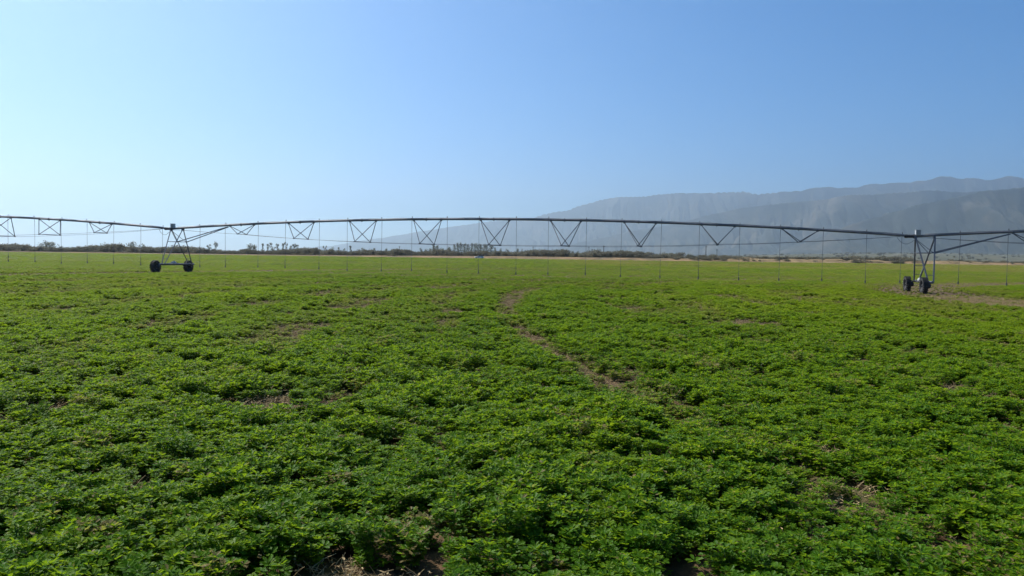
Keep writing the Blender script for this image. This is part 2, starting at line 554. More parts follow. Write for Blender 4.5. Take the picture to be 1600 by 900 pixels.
def scatter(name, pts, rot, scl, variant, attrs, protos):
    """one object whose vertices carry instances of the shapes in protos"""
    me = bpy.data.meshes.new(name)
    n = len(pts)
    me.vertices.add(n)
    me.vertices.foreach_set('co', np.asarray(pts, np.float32).ravel())
    def fa(nm, typ, key, data):
        a = me.attributes.new(nm, typ, 'POINT'); a.data.foreach_set(key, data)
    fa('rot', 'FLOAT_VECTOR', 'vector', np.asarray(rot, np.float32).ravel())
    fa('scl', 'FLOAT_VECTOR', 'vector', np.asarray(scl, np.float32).ravel())
    fa('variant', 'INT', 'value', np.asarray(variant, np.int32))
    for k, v in attrs.items():
        fa(k, 'FLOAT', 'value', np.asarray(v, np.float32))
    me.update()
    ob = bpy.data.objects.new(name, me); col.objects.link(ob)
    ng = bpy.data.node_groups.new(name + '_scatter', 'GeometryNodeTree')
    ng.interface.new_socket('Geometry', in_out='INPUT', socket_type='NodeSocketGeometry')
    ng.interface.new_socket('Geometry', in_out='OUTPUT', socket_type='NodeSocketGeometry')
    gi = ng.nodes.new('NodeGroupInput'); go = ng.nodes.new('NodeGroupOutput')
    ip = ng.nodes.new('GeometryNodeInstanceOnPoints')
    ci = ng.nodes.new('GeometryNodeCollectionInfo')
    ci.inputs['Collection'].default_value = protos
    ci.inputs['Separate Children'].default_value = True
    ci.inputs['Reset Children'].default_value = True
    ip.inputs['Pick Instance'].default_value = True
    def na(nm, dt):
        a = ng.nodes.new('GeometryNodeInputNamedAttribute'); a.data_type = dt
        a.inputs['Name'].default_value = nm
        return [o for o in a.outputs if o.enabled and o.name == 'Attribute'][0]
    L = ng.links.new
    L(gi.outputs[0], ip.inputs['Points'])
    L(ci.outputs[0], ip.inputs['Instance'])
    L(na('variant', 'INT'), ip.inputs['Instance Index'])
    e2r = ng.nodes.new('FunctionNodeEulerToRotation')
    L(na('rot', 'FLOAT_VECTOR'), e2r.inputs[0]); L(e2r.outputs[0], ip.inputs['Rotation'])
    L(na('scl', 'FLOAT_VECTOR'), ip.inputs['Scale'])
    L(ip.outputs[0], go.inputs[0])
    md = ob.modifiers.new('scatter', 'NODES'); md.node_group = ng
    return ob


# pivot centre: wheel tracks and mowing lines are circles about it
PCX, PCY = 91.0, 27.0
TRACKS = [  # radius, half width, strength, patchiness
    (91.15, 0.27, 0.86, 0.27), (96.4, 0.55, 0.85, 0.34), (92.9, 0.24, 0.85, 0.48), (89.0, 0.28, 0.85, 0.46),
    (86.7, 0.42, 0.85, 0.36), (84.1, 0.34, 0.75, 0.42), (80.7, 0.40, 0.75, 0.42), (99.4, 0.5, 0.75, 0.40), (103.8, 0.5, 0.75, 0.40),
    (109.5, 0.6, 0.75, 0.42), (76.5, 0.5, 0.75, 0.42), (67.4, 1.35, 1.0, 0.0), (127.2, 0.9, 0.95, 0.1), (72, .5, .7, .42), (117., .7, .75, .42)]


def field_state(x, y):
    """dryness 0..1 and tint 0..1 at a spot of the field"""
    r_ = np.hypot(x - PCX, y - PCY); th = np.arctan2(y - PCY, x - PCX)
    arc = th * 90.0
    dry = np.zeros_like(x)
    wob = 0.5 * (fbm(arc / 9.0, r_ * 0 + 3, 3) - .5)
    for i, (R0, hw, st, pt) in enumerate(TRACKS):
        d = np.abs(r_ + wob - R0) / (1.35 * hw * (1 + 1.3 * smooth(16, 46, y)))
        patch = smooth(pt - .06, pt + .14, vnoise(arc / 3.2 + 31 * i, r_ * 0 + i * 7.7) * .6 + vnoise(arc / 0.9 + 31 * i, r_ * 0 + 9 + i) * .4) if pt > 0 else 1.0
        dry = np.maximum(dry, st * patch * (1 - smooth(.45, 1.25, d + .5 * (vnoise(x * 2.2, y * 2.2) - .5))))
    off = smooth(.55, 1.3, np.abs(r_ - 91.15))
    dry = dry * (1 - .9 * smooth(17, 9, y) * off) * (1 - .7 * smooth(11, 6.5, y))
    # scattered bare spots
    sp = fbm(x / 1.7 + 40, y / 1.7, 3)
    dry = np.maximum(dry, 0.9 * smooth(.79, .85, sp))
    # thin, dry belt at the far right end of the field, and a tan fringe along the edge
    dry = np.maximum(dry, smooth(25, 120, y) * (.20 + .55 * (fbm(x / 24, y / 30 + 11, 4) - .38)))
    dry = np.maximum(dry, smooth(9, 32, y) * np.clip(2.2 * (fbm(r_ / 2.0 + 50, arc / 16, 4) - .45), 0, .7))
    belt = smooth(150, 205, y) * smooth(-0.02, 0.14, x / np.maximum(y, 1)) * smooth(.33, .52, fbm(x / 50, y / 16 + 7, 3) + .12)
    dry = np.maximum(dry, 0.98 * belt)
    dry = np.maximum(dry, .72 * smooth(-18, -1, y - edge_y(x)))
    # tint: deep green in the middle, yellower to the sides and far away
    u = x / np.maximum(y, 1.0)
    t = 0.24 + 0.8 * (fbm(x / 7 + 5, y / 7, 4) - .5) + 0.35 * (fbm(x / 28, y / 28 + 3, 3) - .5)
    t = t + 0.26 * smooth(.10, .5, np.abs(u + .02)) * smooth(5, 14, y) + (0.12 + 0.2 * smooth(.05, .35, np.abs(u + .02))) * smooth(11, 40, y) - 0.22 * smooth(60, 130, y)
    t = t + 0.9 * smooth(14, 60, y) * (fbm(r_ / 3.5 + 8, arc / 30, 4) - .5)
    t = t + 0.30 * belt
    return np.clip(dry, 0, 1), np.clip(t, 0, 1)


def zone_points(y0, y1, dens, margin=6.0, half=0.74):
    """random points of a wedge in front of the camera"""
    w = half * y1 + margin
    n = int((y1 - y0) * 2 * w * dens)
    y = rng.uniform(y0, y1, n); x = rng.uniform(-w, w, n)
    k = np.abs(x) < half * np.maximum(y, 0) + margin
    return x[k], y[k]


allp = []; allr = []; alls = []; allv = []; allt = []; alld = []
for (y0, y1, dens, first, count, base_s, kill) in ((0.6, 9, 44, 0, NA, 1.0, .9), (9, 26, 32, 0, NA, 1.0, .9), (26, 84, 20, 0, NA, 1.12, .9),
                                                 (48, 140, 9, NA, NB, 1.25, .85), (95, 362, 1.15, NA + NB, NC, 1.0, .6)):
    x, y = zone_points(y0, y1, dens)
    dry, t = field_state(x, y)
    cover = fbm(x / 0.9 + 9, y / 0.9, 3)          # clumped stand with gaps
    gap = smooth(.25, .33, cover) if y1 < 90 else (smooth(.32, .46, cover) if y1 < 150 else np.ones_like(x))
    fade = {84: 1 - smooth(48, 84, y), 140: smooth(48, 84, y) * (1 - smooth(95, 140, y)), 362: smooth(95, 140, y)}.get(y1, 1.0)
    keep = (rng.random(len(x)) < fade) & (rng.random(len(x)) > kill * dry ** 1.3) & (y < edge_y(x) - 2) & (rng.random(len(x)) < .12 + .88 * gap)
    x, y, dry, t, cover = (a[keep] for a in (x, y, dry, t, cover))
    n = len(x)
    h = (0.78 + 0.55 * (cover - .5) * 2 * .6 + rng.normal(0, .12, n)) * (1 - .45 * dry)
    lump = fbm(x / 3.2 + 2, y / 3.2, 3)
    h = h * (0.84 + 0.36 * lump)
    # the stand is shorter away from the camera's corner, as if cut earlier
    h = h * (1 - .42 * smooth(9, 70, y))
    h = np.clip(h, .35, 1.35) * base_s
    w = np.clip(.45 + h * .75, .7, 1.35) if y1 < 150 else np.clip(rng.normal(1, .15, n), .7, 1.4)
    allp.append(np.stack([x, y, ground_z(x, y) - 0.01], -1))
    allr.append(np.stack([rng.normal(0, .07, n), rng.normal(0, .07, n), rng.uniform(0, 6.28, n)], -1))
    alls.append(np.stack([w, w, h], -1))
    allv.append(first + rng.integers(0, count, n))
    allt.append(np.clip(t + rng.normal(0, .1, n), 0, 1)); alld.append(np.clip(np.where(rng.random(n) < .03, .5, .02) + dry * (.6 if y1 < 90 else .85), 0, 1))
crop = scatter('alfalfa_crop', np.concatenate(allp), np.concatenate(allr), np.concatenate(alls), np.concatenate(allv),
               {'tint': np.concatenate(allt), 'dry': np.concatenate(alld)}, crop_protos)
tag(crop, 'low leafy green alfalfa covering the whole field', 'crop', kind='stuff')

# dry straw on the tracks and bare spots
x, y = zone_points(0.8, 45, 40)
dry, t = field_state(x, y)
cov = fbm(x / 0.9 + 9, y / 0.9, 3)
k = (rng.random(len(x)) < np.maximum(.95 * dry ** 1.5, .75 * (cov < .31)) + .004)
x, y = x[k], y[k]; n = len(x)
s_ = rng.uniform(.6, 1.3, n)
straw = scatter('dry_straw', np.stack([x, y, ground_z(x, y)], -1), np.stack([rng.normal(0, .1, n), rng.normal(0, .1, n), rng.uniform(0, 6.28, n)], -1),
                np.stack([s_, s_, s_], -1), rng.integers(0, 5, n), {}, straw_protos)
tag(straw, 'tan dry stems littering the thin tracks and bare spots', 'straw', kind='stuff')

# ------------------------------------------------------------------ irrigation machine
YL, YR = 66.7, 52.0
L0 = at(267.5, 357, YL); R0 = at(1429.6, 370.6, YR)
L0.z = R0.z = 0
es = (R0 - L0); SPAN = es.length; es.normalize()
eb = Vector((-es.y, es.x, 0))
ZV = Vector((0, 0, 1))
ZP = 3.86
AX = (es, eb, ZV)
machine = empty('irrigation_machine', L0)
tag(machine, 'long galvanised irrigation boom on wheeled towers with truss bracing, spanning the green field', 'irrigation machine')


def P(s, b, z):
    return L0 + es * s + eb * b + ZV * z


def s_of(px):
    u = (px - 800) / F
    return (u * L0.y - L0.x) / (es.x - u * es.y)


def arch(s):
    k = math.floor(s / SPAN); t = s / SPAN - k
    A = 1.0 if k >= 0 else 1.12
    return ZP + A * 4 * t * (1 - t)


VS = [7.1 + 5.63 * i for i in range(9)]
VD = [.75, 1.33, 1.70, 1.90, 1.95, 1.90, 1.74, 1.36, .85]

for k in (-1, 0, 1):
    o_s = k * SPAN
    a_, b_ = o_s + 0.0, o_s + SPAN
    mb = MB()
    pts = [P(s, 0, arch(s) if o_s < s < o_s + SPAN else ZP) for s in np.linspace(a_ + .02, b_ - .25, 64)]
    mb.tube(pts, 0.086, 14)
    o = P(a_, 0, ZP)
    pipe = mb.build('span_pipe', M['pipe'], machine, True, origin=o)
    # one flange pair at every pipe joint
    for v in VS:
        s = o_s + v - .1
        p, q = P(s - .03, 0, arch(s - .03)), P(s + .03, 0, arch(s + .03))
        mb = MB()
        mb.tube([p, q], .135, 14)
        mb.build('pipe_flange', M['steel'], pipe, False, origin=p)
    # power cable strapped to the top of the pipe
    mb = MB()
    mb.tube([P(s, .05 * math.sin(s * 1.3), arch(s) + .10 + .012 * math.sin(s * 2.1)) for s in np.linspace(a_ + .6, b_ - .9, 70)], .018, 6)
    mb.build('power_cable', M['hose'], pipe, True, origin=P(a_, 0, ZP))
    # V braces
    bots = {-1: [], 1: []}
    for i, (v, d) in enumerate(zip(VS, VD)):
        s = o_s + v
        zt = arch(s) - .08
        w = d * 1.72 / 2
        mb = MB()
        bb = {sg: P(s, sg * w, zt - d) for sg in (-1, 1)}
        for sg in (-1, 1):
            bots[sg].append(bb[sg])
            for st in (-1.16, 1.16):
                top = P(s + st, sg * .05, arch(s + st) - .10)
                dv = (bb[sg] - top).normalized(); sv = dv.cross(eb).normalized(); tv = dv.cross(sv)
                c = (bb[sg] + top) / 2; ln = (bb[sg] - top).length
                mb.box(c, (ln, .055, .012), (dv, sv, tv)); mb.box(c + tv * .026, (ln, .010, .052), (dv, sv, tv))
            mb.box(bb[sg], (.16, .05, .08), AX)
        for st in (-1.16, 1.16):
            s2 = s + st
            mb.tube([P(s2 - .05, 0, arch(s2 - .05)), P(s2 + .05, 0, arch(s2 + .05))], .097, 14)
            mb.box(P(s2, 0, arch(s2) - .11), (.16, .10, .07), AX)
        mb.box((bb[-1] + bb[1]) / 2, (2 * w, .05, .05), (eb, es, ZV))
        mb.build('truss_brace', M['steel'], machine, origin=P(s, 0, zt))
    # truss rods through the feet of the braces
    for sg in (-1, 1):
        mb = MB()
        line = [P(o_s + 1.25, sg * .10, ZP - .12)] + bots[sg] + [P(o_s + SPAN - .9, sg * .08, ZP - .02)]
        fine = []
        for a, b in zip(line[:-1], line[1:]):
            for j in range(4):
                fine.append(a.lerp(b, j / 4) - ZV * (.03 * 4 * (j / 4) * (1 - j / 4)))
        fine.append(line[-1])
        mb.tube(fine, .013, 6)
        mb.build('truss_rod', M['rod'], machine, True, origin=line[0])


def make_tower(s0):
    base = P(s0 + .6, 0, 0)
    mb = MB()
    zb = 0.80; bl = 1.75
    # base beam with end plates, rungs and ties
    mb.tube([P(s0 + .6, -2.25, zb - .05), P(s0 + .6, 2.25, zb - .05)], .085, 12)
    mb.tube([P(s0 + .45, 0 - .3, zb - .05), P(s0 + .75, .3, zb + .0)], .03, 8)
    T1, T2 = P(s0, 0, ZP - .10), P(s0 + 1.2, 0, ZP - .10)
    feet = {}
    for sg in (-1, 1):
        for q, ss in ((0, .44), (1, .76)):
            feet[(sg, q)] = P(s0 + ss, sg * bl, zb)
        mb.box(P(s0 + .6, sg * bl, zb - .03), (.44, .30, .06), AX)
    def on(sg, q, z):
        t = (z - zb) / (ZP - .10 - zb)
        return feet[(sg, q)].lerp(T1 if q == 0 else T2, t)
    for sg in (-1, 1):
        for z in ((1.22,) if sg < 0 else (1.22, 1.85)):
            mb.tube([on(sg, 0, z), on(sg, 1, z)], .022, 6)
    for q in (0, 1):
        mb.tube([on(-1, q, 2.72), on(1, q, 2.72)], .028, 6)
    mb.tube([on(-1, 0, 2.72), on(-1, 1, 2.72)], .022, 6); mb.tube([on(1, 0, 2.72), on(1, 1, 2.72)], .022, 6)
    tower = mb.build('drive_tower', M['steel'], machine, origin=base)
    for sg in (-1, 1):
        for q, T in ((0, T1), (1, T2)):
            mb = MB()
            top = T + eb * (.07 * sg)
            dv = (top - feet[(sg, q)]).normalized(); c = (top + feet[(sg, q)]) / 2; ln = (top - feet[(sg, q)]).length
            sv = es.cross(dv).normalized(); tv = dv.cross(sv)
            mb.box(c, (ln, .085, .016), (dv, sv, tv)); mb.box(c + tv * .04 + sv * .035, (ln, .016, .08), (dv, sv, tv))
            mb.build('leg', M['steel'], tower, origin=feet[(sg, q)])
    # struts from the tower ties up to the pipe on the outboard side
    for sg in (-1, 1):
        mb = MB()
        a = on(sg, 1, 2.72); b = P(s0 + 5.75, sg * .07, arch(s0 + 5.75) - .11)
        dv = (b - a).normalized(); sv = dv.cross(ZV).normalized(); tv = dv.cross(sv); c = (a + b) / 2
        mb.box(c, ((b - a).length, .07, .014), (dv, sv, tv)); mb.box(c + tv * .034 + sv * .03, ((b - a).length, .014, .07), (dv, sv, tv))
        mb.build('strut', M['steel'], tower, origin=a)
        mb = MB()
        a2 = T1 - ZV * .05; b2 = on(sg, 1, 2.72)
        mb.tube([a2, b2], .020, 6)
        mb.build('brace_rod', M['rod'], tower, origin=b2)
    # wheels
    for sg in (-1, 1):
        wc = P(s0 + .13, sg * 2.12, .53)
        mb = MB()
        prof = [(.30, -.13), (.36, -.165), (.44, -.165), (.495, -.14), (.515, -.06), (.515, .06), (.495, .14), (.44, .165), (.36, .165), (.30, .13)]
        mb.lathe(prof, wc, es, 36)
        up = ZV; fw = eb
        for i in range(22):
            for sd in (-1, 1):
                t = 2 * math.pi * (i + (.5 if sd > 0 else 0)) / 22
                rad = fw * math.cos(t) + up * math.sin(t); tan_ = -fw * math.sin(t) + up * math.cos(t)
                dirn = (es * sd + tan_ * .75).normalized()
                mb.box(wc + rad * .525 + es * sd * .085 + tan_ * .03, (.20, .05, .055), (dirn, rad.cross(dirn), rad))
        mb.build('tyre', M['tyre'], tower, False, origin=wc)
        mb = MB()
        mb.lathe([(.305, -.12), (.30, -.10), (.28, -.04), (.12, .0), (.10, -.03), (.0, -.03)], wc, es, 24)
        mb.lathe([(.305, .12), (.30, .10), (.27, .05), (.13, .03), (.0, .03)], wc, es, 24)
        mb.tube([wc - es * .02, wc + es * .1], .11, 12)
        mb.build('rim', M['rim'], tower, True, origin=wc)
        mb = MB()
        gc = wc + es * .30
        mb.tube([wc + es * .10, gc - es * .08], .07, 10)
        mb.lathe([(.0, -.12), (.12, -.11), (.17, -.05), (.17, .05), (.12, .11), (.0, .12)], gc, es, 18)
        mb.box(gc + ZV * .17, (.16, .2, .14), AX)
        mb.build('gearbox', M['rim'], tower, False, origin=gc)
        mb = MB()
        mb.lathe([(.0, -.075), (.05, -.07), (.085, -.03), (.085, .0)], wc - es * .06, es, 16)
        mb.build('hub_cap', M['rim'], tower, True, origin=wc)
    # centre drive motor and drive shafts
    mb = MB()
    mc = P(s0 + .38, -.15, zb + .06)
    mb.tube([mc - eb * .22, mc + eb * .22], .12, 14); mb.tube([mc + eb * .22, mc + eb * .30], .09, 12); mb.box(mc + ZV * .12, (.14, .2, .08), AX)
    mb.build('drive_motor', M['gear'], tower, False, origin=mc)
    for sg in (-1, 1):
        mb = MB()
        mb.tube([mc + eb * .3 * sg, P(s0 + .38, sg * 1.95, .72)], .022, 8)
        mb.build('drive_shaft', M['gear'] if sg < 0 else M['rim'], tower, False, origin=mc)
    # control box, flexible pipe boot and hanging cable
    mb = MB()
    bc = P(s0 + .18, 0, ZP + .25)
    mb.box(bc, (.32, .26, .36), AX, 0); mb.box(bc - eb * .14, (.28, .025, .33), AX, 1); mb.box(bc + ZV * .192, (.35, .30, .025), AX, 0)
    mb.tube([P(s0 + .18, 0, ZP + .08), P(s0 + .18, 0, ZP + .14)], .05, 8)
    mb.build('control_box', [M['box'], M['box_shade']], tower, False, origin=bc)
    mb = MB()
    mb.lathe([(.09, -.55), (.125, -.50), (.125, -.36), (.105, -.30), (.12, -.24), (.105, -.18), (.12, -.12), (.105, -.06), (.13, .0), (.13, .14), (.09, .16)], P(s0 - .12, 0, ZP), es, 16)
    mb.build('flexible_boot', M['rubber'], tower, True, origin=P(s0 - .12, 0, ZP))
    mb = MB()
    loop = []
    for i in range(13):
        t = i / 12
        loop.append(P(s0 - 1.15 + 1.25 * t, -.12, ZP - .08 - .46 * 4 * t * (1 - t) * (1 - .35 * (t - .5))))
    mb.tube(loop, .014, 6)
    mb.build('hanging_cable', M['hose'], tower, True, origin=loop[0])
    # top bracket between the leg tops
    mb = MB()
    mb.box(P(s0 + .6, 0, ZP - .105), (1.3, .10, .03), AX)
    mb.box(P(s0, 0, ZP - .06), (.14, .26, .20), AX); mb.box(P(s0 + 1.2, 0, ZP - .03), (.12, .26, .24), AX)
    mb.build('leg_bracket', M['steel'], tower, False, origin=P(s0, 0, ZP))
    return tower


make_tower(0.0)
make_tower(SPAN)

DROPS = [-28, 14, 52, 97, 134, 179, 218, 255, 310.5, 352.5, 401.5, 446.5, 497, 542.5, 594.5, 643, 696.5, 747.5, 804.5, 855.5, 914, 969.5, 1031, 1090.5, 1153.5, 1216.5, 1284, 1351, 1407, 1496.5, 1573, 1660]
rd = random.Random(5)
for i, px in enumerate(DROPS):
    s = s_of(px)
    k = math.floor(s / SPAN)
    z = arch(s); sd = -1 if i % 2 else 1
    off = .125
    zend = .66 + rd.uniform(-.06, .06)
    sway = rd.uniform(-.03, .03)
    mb = MB()
    pts = [P(s, 0, z + .07), P(s, 0, z + .17), P(s, sd * .03, z + .215), P(s, sd * .07, z + .225), P(s, sd * .105, z + .20), P(s, sd * off, z + .13), P(s, sd * off, z - .2)]
    for j in range(1, 6):
        pts.append(P(s + sway * j / 5, sd * off, z - .2 + (zend + .1 - z + .2) * j / 5))
    mb.tube(pts, [.016] * 7 + [.0125] * 5, 7)
    dr = mb.build('drop_hose', M['hose'], machine, True, origin=P(s, 0, z))
    mb = MB()
    mb.tube([P(s + sway, sd * off, zend + .62), P(s + sway, sd * off, zend + .12)], .019, 8)
    mb.build('hose_weight', M['rod'], dr, False, origin=P(s, sd * off, zend + .1))
    mb = MB()
    c = P(s + sway, sd * off, zend)
    mb.lathe([(.0, .14), (.03, .13), (.035, .06), (.05, .05), (.055, .0), (.025, -.02), (.07, -.05), (.07, -.065), (.0, -.07)], c, ZV, 12)
    mb.build('sprinkler_head', M['head'], dr, False, origin=c)

# ------------------------------------------------------------------ far scrub
def bush_row(n, pxr, dr, hr, wr, gap=0.0, dryk=0.0):
    px = rng.uniform(pxr[0], pxr[1], n); D = rng.uniform(dr[0], dr[1], n)
    if gap > 0:
        k = vnoise(px / 13.0 + 3, D / 9.0) > gap
        px, D = px[k], D[k]
    x = (px - 800) / F * D; y = D
    h = rng.uniform(hr[0], hr[1], len(x)) * (.55 + .9 * fbm(px / 30.0, px * 0 + 8, 3))
    w = h * rng.uniform(wr[0], wr[1], len(x))
    return x, y, h, w, np.full(len(x), dryk)


rows = [bush_row(160, (-200, 640), (358, 368), (.35, .9), (1.3, 2.6), 0.45, .35),
        bush_row(420, (-260, 290), (366, 420), (2.0, 4.0), (.9, 1.5)),
        bush_row(300, (-260, 300), (420, 520), (3.0, 4.6), (.9, 1.5)),
        bush_row(330, (270, 620), (370, 440), (1.6, 3.2), (.9, 1.6), 0.2),
        bush_row(230, (270, 640), (440, 560), (2.6, 4.0), (.9, 1.5)),
        bush_row(430, (600, 1010), (372, 450), (1.6, 3.4), (.9, 1.6), 0.1),
        bush_row(260, (600, 1060), (450, 620), (2.8, 4.4), (.9, 1.5)),
        bush_row(230, (1000, 1200), (374, 470), (1.1, 2.6), (1.0, 1.8), 0.25),
        bush_row(230, (1010, 1430), (361, 374), (.5, 1.3), (1.4, 2.8), 0.45, .1), bush_row(150, (1190, 1420), (386, 410), (1.6, 2.6), (1.4, 2.8), 0.4),
        bush_row(420, (1180, 1900), (430, 640), (.7, 1.9), (1.2, 2.2), 0.2),
        bush_row(220, (1400, 1900), (362, 400), (.5, 1.1), (1.4, 2.6), 0.35),
        bush_row(500, (900, 1900), (640, 1500), (1.5, 3.5), (1.0, 2.0), 0.3),
        bush_row(900, (-400, 1900), (1500, 3600), (2.5, 6), (1.2, 2.4), 0.25),
        bush_row(400, (-300, 900), (620, 1500), (2.5, 5), (1.0, 2.0), 0.2)]
x, y, h, w, dk = (np.concatenate([r_[i] for r_ in rows]) for i in range(5))
n = len(x)
scrub = scatter('desert_scrub', np.stack([x, y, ground_z(x, y) - .05], -1), np.stack([np.zeros(n), np.zeros(n), rng.uniform(0, 6.28, n)], -1),
                np.stack([w, w, h], -1), rng.integers(0, 7, n), {'tint': np.clip(.35 + .5 * (fbm(x / 30, y / 30, 3) - .5) + rng.normal(0, .12, n) + .35 * smooth(-90, 40, x), 0, 1), 'dry': dk}, bush_protos)  # tint rises left to right: backlit dark and central haze put into leaf colour
tag(scrub, 'dusty dark scrub thicket beyond the far edge of the field', 'scrub', kind='stuff')

# ------------------------------------------------------------------ far trees
def tree_crown(seed, kind):
    rnd = random.Random(seed); mb = MB()
    lumps = []
    if kind == 'poplar':
        for k in range(14):
            t = k / 13
            rr = .20 * math.sin(math.pi * (.16 + .76 * t)) + .03
            lumps.append((Vector((rnd.gauss(0, .04), rnd.gauss(0, .04), .08 + .88 * t)), rr))
        cnt, size = 380, .085
    elif kind == 'round':
        for k in range(11):
            a = rnd.uniform(0, 6.28); r_ = rnd.uniform(0, .34)
            lumps.append((Vector((math.cos(a) * r_, math.sin(a) * r_, rnd.uniform(.38, .85))), rnd.uniform(.12, .22)))
        cnt, size = 420, .10
    elif kind == 'wispy':
        for k in range(8):
            a = rnd.uniform(0, 6.28); r_ = rnd.uniform(.02, .30)
            lumps.append((Vector((math.cos(a) * r_, math.sin(a) * r_, rnd.uniform(.14, .95))), rnd.uniform(.06, .15)))
        cnt, size = 300, .10
    elif kind == 'umbrella':
        for k in range(11):
            a = rnd.uniform(0, 6.28); r_ = rnd.uniform(.05, .42)
            lumps.append((Vector((math.cos(a) * r_, math.sin(a) * r_, .80 + rnd.uniform(-.14, .14) - .25 * r_)), rnd.uniform(.10, .17)))
        cnt, size = 420, .085
    else:
        for k in range(13):
            a = rnd.uniform(0, 6.28); r_ = rnd.uniform(0, .5)
            lumps.append((Vector((math.cos(a) * r_, math.sin(a) * r_, rnd.uniform(.2, .80) * (1 - .3 * r_))), rnd.uniform(.14, .24)))
        cnt, size = 480, .11
    for k in range(cnt):
        l, rr = rnd.choice(lumps)
        v = Vector((rnd.gauss(0, 1), rnd.gauss(0, 1), rnd.gauss(0, 1))).normalized() * rr * rnd.uniform(.3, 1.1)
        p = l + v
        if p.z < .06: p.z = .06
        leaflet(mb, p, Vector((rnd.gauss(0, 1), rnd.gauss(0, 1), rnd.gauss(0, .7))), Vector((rnd.gauss(0, .6), rnd.gauss(0, .6), 1)), size * rnd.uniform(.5, 1.1), size * rnd.uniform(.4, .75), .3, rnd.random() * .98 + .01)
    tk = MB()
    tk.tube([(0, 0, -.04), (rnd.gauss(0, .015), rnd.gauss(0, .015), .35), (rnd.gauss(0, .02), rnd.gauss(0, .02), .75)], [.022, .016, .006], 7)
    for k in range(6):
        l, rr = rnd.choice(lumps)
        b = Vector((0, 0, rnd.uniform(.12, .42)))
        tk.tube([b, b.lerp(l, .55) + Vector((0, 0, .03)), l], [.016, .011, .004], 5, cap=False)
    return mb, tk


TP = {}
for kind, cnt in (('poplar', 4), ('round', 4), ('wispy', 4), ('umbrella', 2), ('bushy', 4)):
    for j in range(cnt):
        c, t = tree_crown(900 + len(TP) * 7, kind)
        TP[(kind, j)] = (c.mesh('crown', M['crown']), t.mesh('trunk', M['bark']))
tree_i = 0


def tree(name, kind, px, top, wpx, D, label, cat, group=None):
    global tree_i
    cm, tm = TP[(kind, tree_i % (2 if kind == 'umbrella' else 4))]; tree_i += 1
    p = at(px, top, D)
    gz = float(ground_z(p.x, D))
    h = max(1.5, (p.z - gz))
    w = wpx / F * D / {'poplar': .34, 'round': .85, 'wispy': .62, 'umbrella': .95, 'bushy': 1.25}[kind]
    r_ = empty(name, (p.x, D, gz)); r_.scale = (w, w, h); r_.rotation_euler = (0, 0, random.uniform(0, 6.28))
    for nm, me in (('crown', cm), ('trunk', tm)):
        o = bpy.data.objects.new(nm, me); col.objects.link(o); o.parent = r_
    tag(r_, label, cat, group)


tree('bushy_tree', 'bushy', 74, 373.5, 30, 400, 'broad rounded dark tree, tallest of the thicket at the far left', 'tree')
tree('bushy_tree', 'bushy', 29, 378, 26, 395, 'low flat-topped dark tree nearest the left edge of the photo', 'tree')
tree('bushy_tree', 'bushy', 163, 377, 12, 400, 'small dark round tree, left of the pair beyond the left wheeled tower', 'tree')
tree('bushy_tree', 'bushy', 187, 377.5, 16, 410, 'middle dark tree between two others left of the left wheeled tower', 'tree')
tree('round_tree', 'round', 208, 375.5, 15, 415, 'tall dark tree closest to the left wheeled tower on its left', 'tree')
tree('bushy_tree', 'bushy', 223, 378, 17, 395, 'spreading dark bushy tree just left of the left tower wheels', 'tree')
tree('lone_tree', 'umbrella', 337.5, 376.5, 9, 430, 'lone slender tree with a tufted crown on a bare trunk', 'tree')
tree('round_tree', 'wispy', 327, 380, 8, 440, 'thin wispy tree close beside the tufted lone tree', 'tree')
tree('bushy_tree', 'bushy', 393, 378, 20, 420, 'wide feathery tree standing clear between lone tree and thin group', 'tree')
for px, top, w in ((410, 380, 3), (418, 380, 8), (426, 382.5, 5), (433, 381, 5), (443, 380, 4), (448.5, 379, 4), (454, 381.5, 4), (460, 381, 5), (465, 382, 4)):
    tree('thin_tree', 'wispy', px, top, w + 3, 520 + random.uniform(-30, 60), 'thin tree of the scattered group above the scrub left of centre', 'tree', 'thin trees above the scrub left of centre')
tree('round_tree', 'round', 476, 384.8, 8, 520, 'small rounded tree right of the scattered thin group', 'tree')
for px, top, w in ((487, 387.5, 4), (507.5, 384, 5), (518, 385.3, 9), (528, 386.5, 3), (538.5, 386.5, 3), (547, 384, 4.5), (568, 386.5, 8), (586, 388, 4), (603, 387, 6), (612, 388, 6)):
    tree('small_tree', 'wispy' if w < 6 else 'round', px, top, w + 2.5, 600 + random.uniform(-40, 60), 'small distant tree poking above the scrub under the boom', 'tree', 'small distant trees under the boom')
for px, top, w in ((658, 386.5, 5), (665, 388, 6), (672, 387, 6), (678, 382.5, 5), (684, 384.0, 5), (692, 386.5, 6), (702, 384.5, 6), (710, 382, 4), (715.5, 380.2, 4), (720.5, 380, 5), (726, 381, 5), (731, 381.5, 4.5),
                   (737, 381, 5), (742, 380.5, 4), (746.5, 382, 4.5), (751, 381, 5), (756.5, 382.5, 4), (760.5, 381.8, 4), (767, 382.3, 7), (773, 384.5, 4)):
    tree('poplar_tree', 'poplar' if top < 384.2 else 'round', px, top, w + 2.2, 640 + random.uniform(-40, 50), 'slim tree in the tall dense row right of centre boom', 'tree', 'slim trees in the tall dense row')
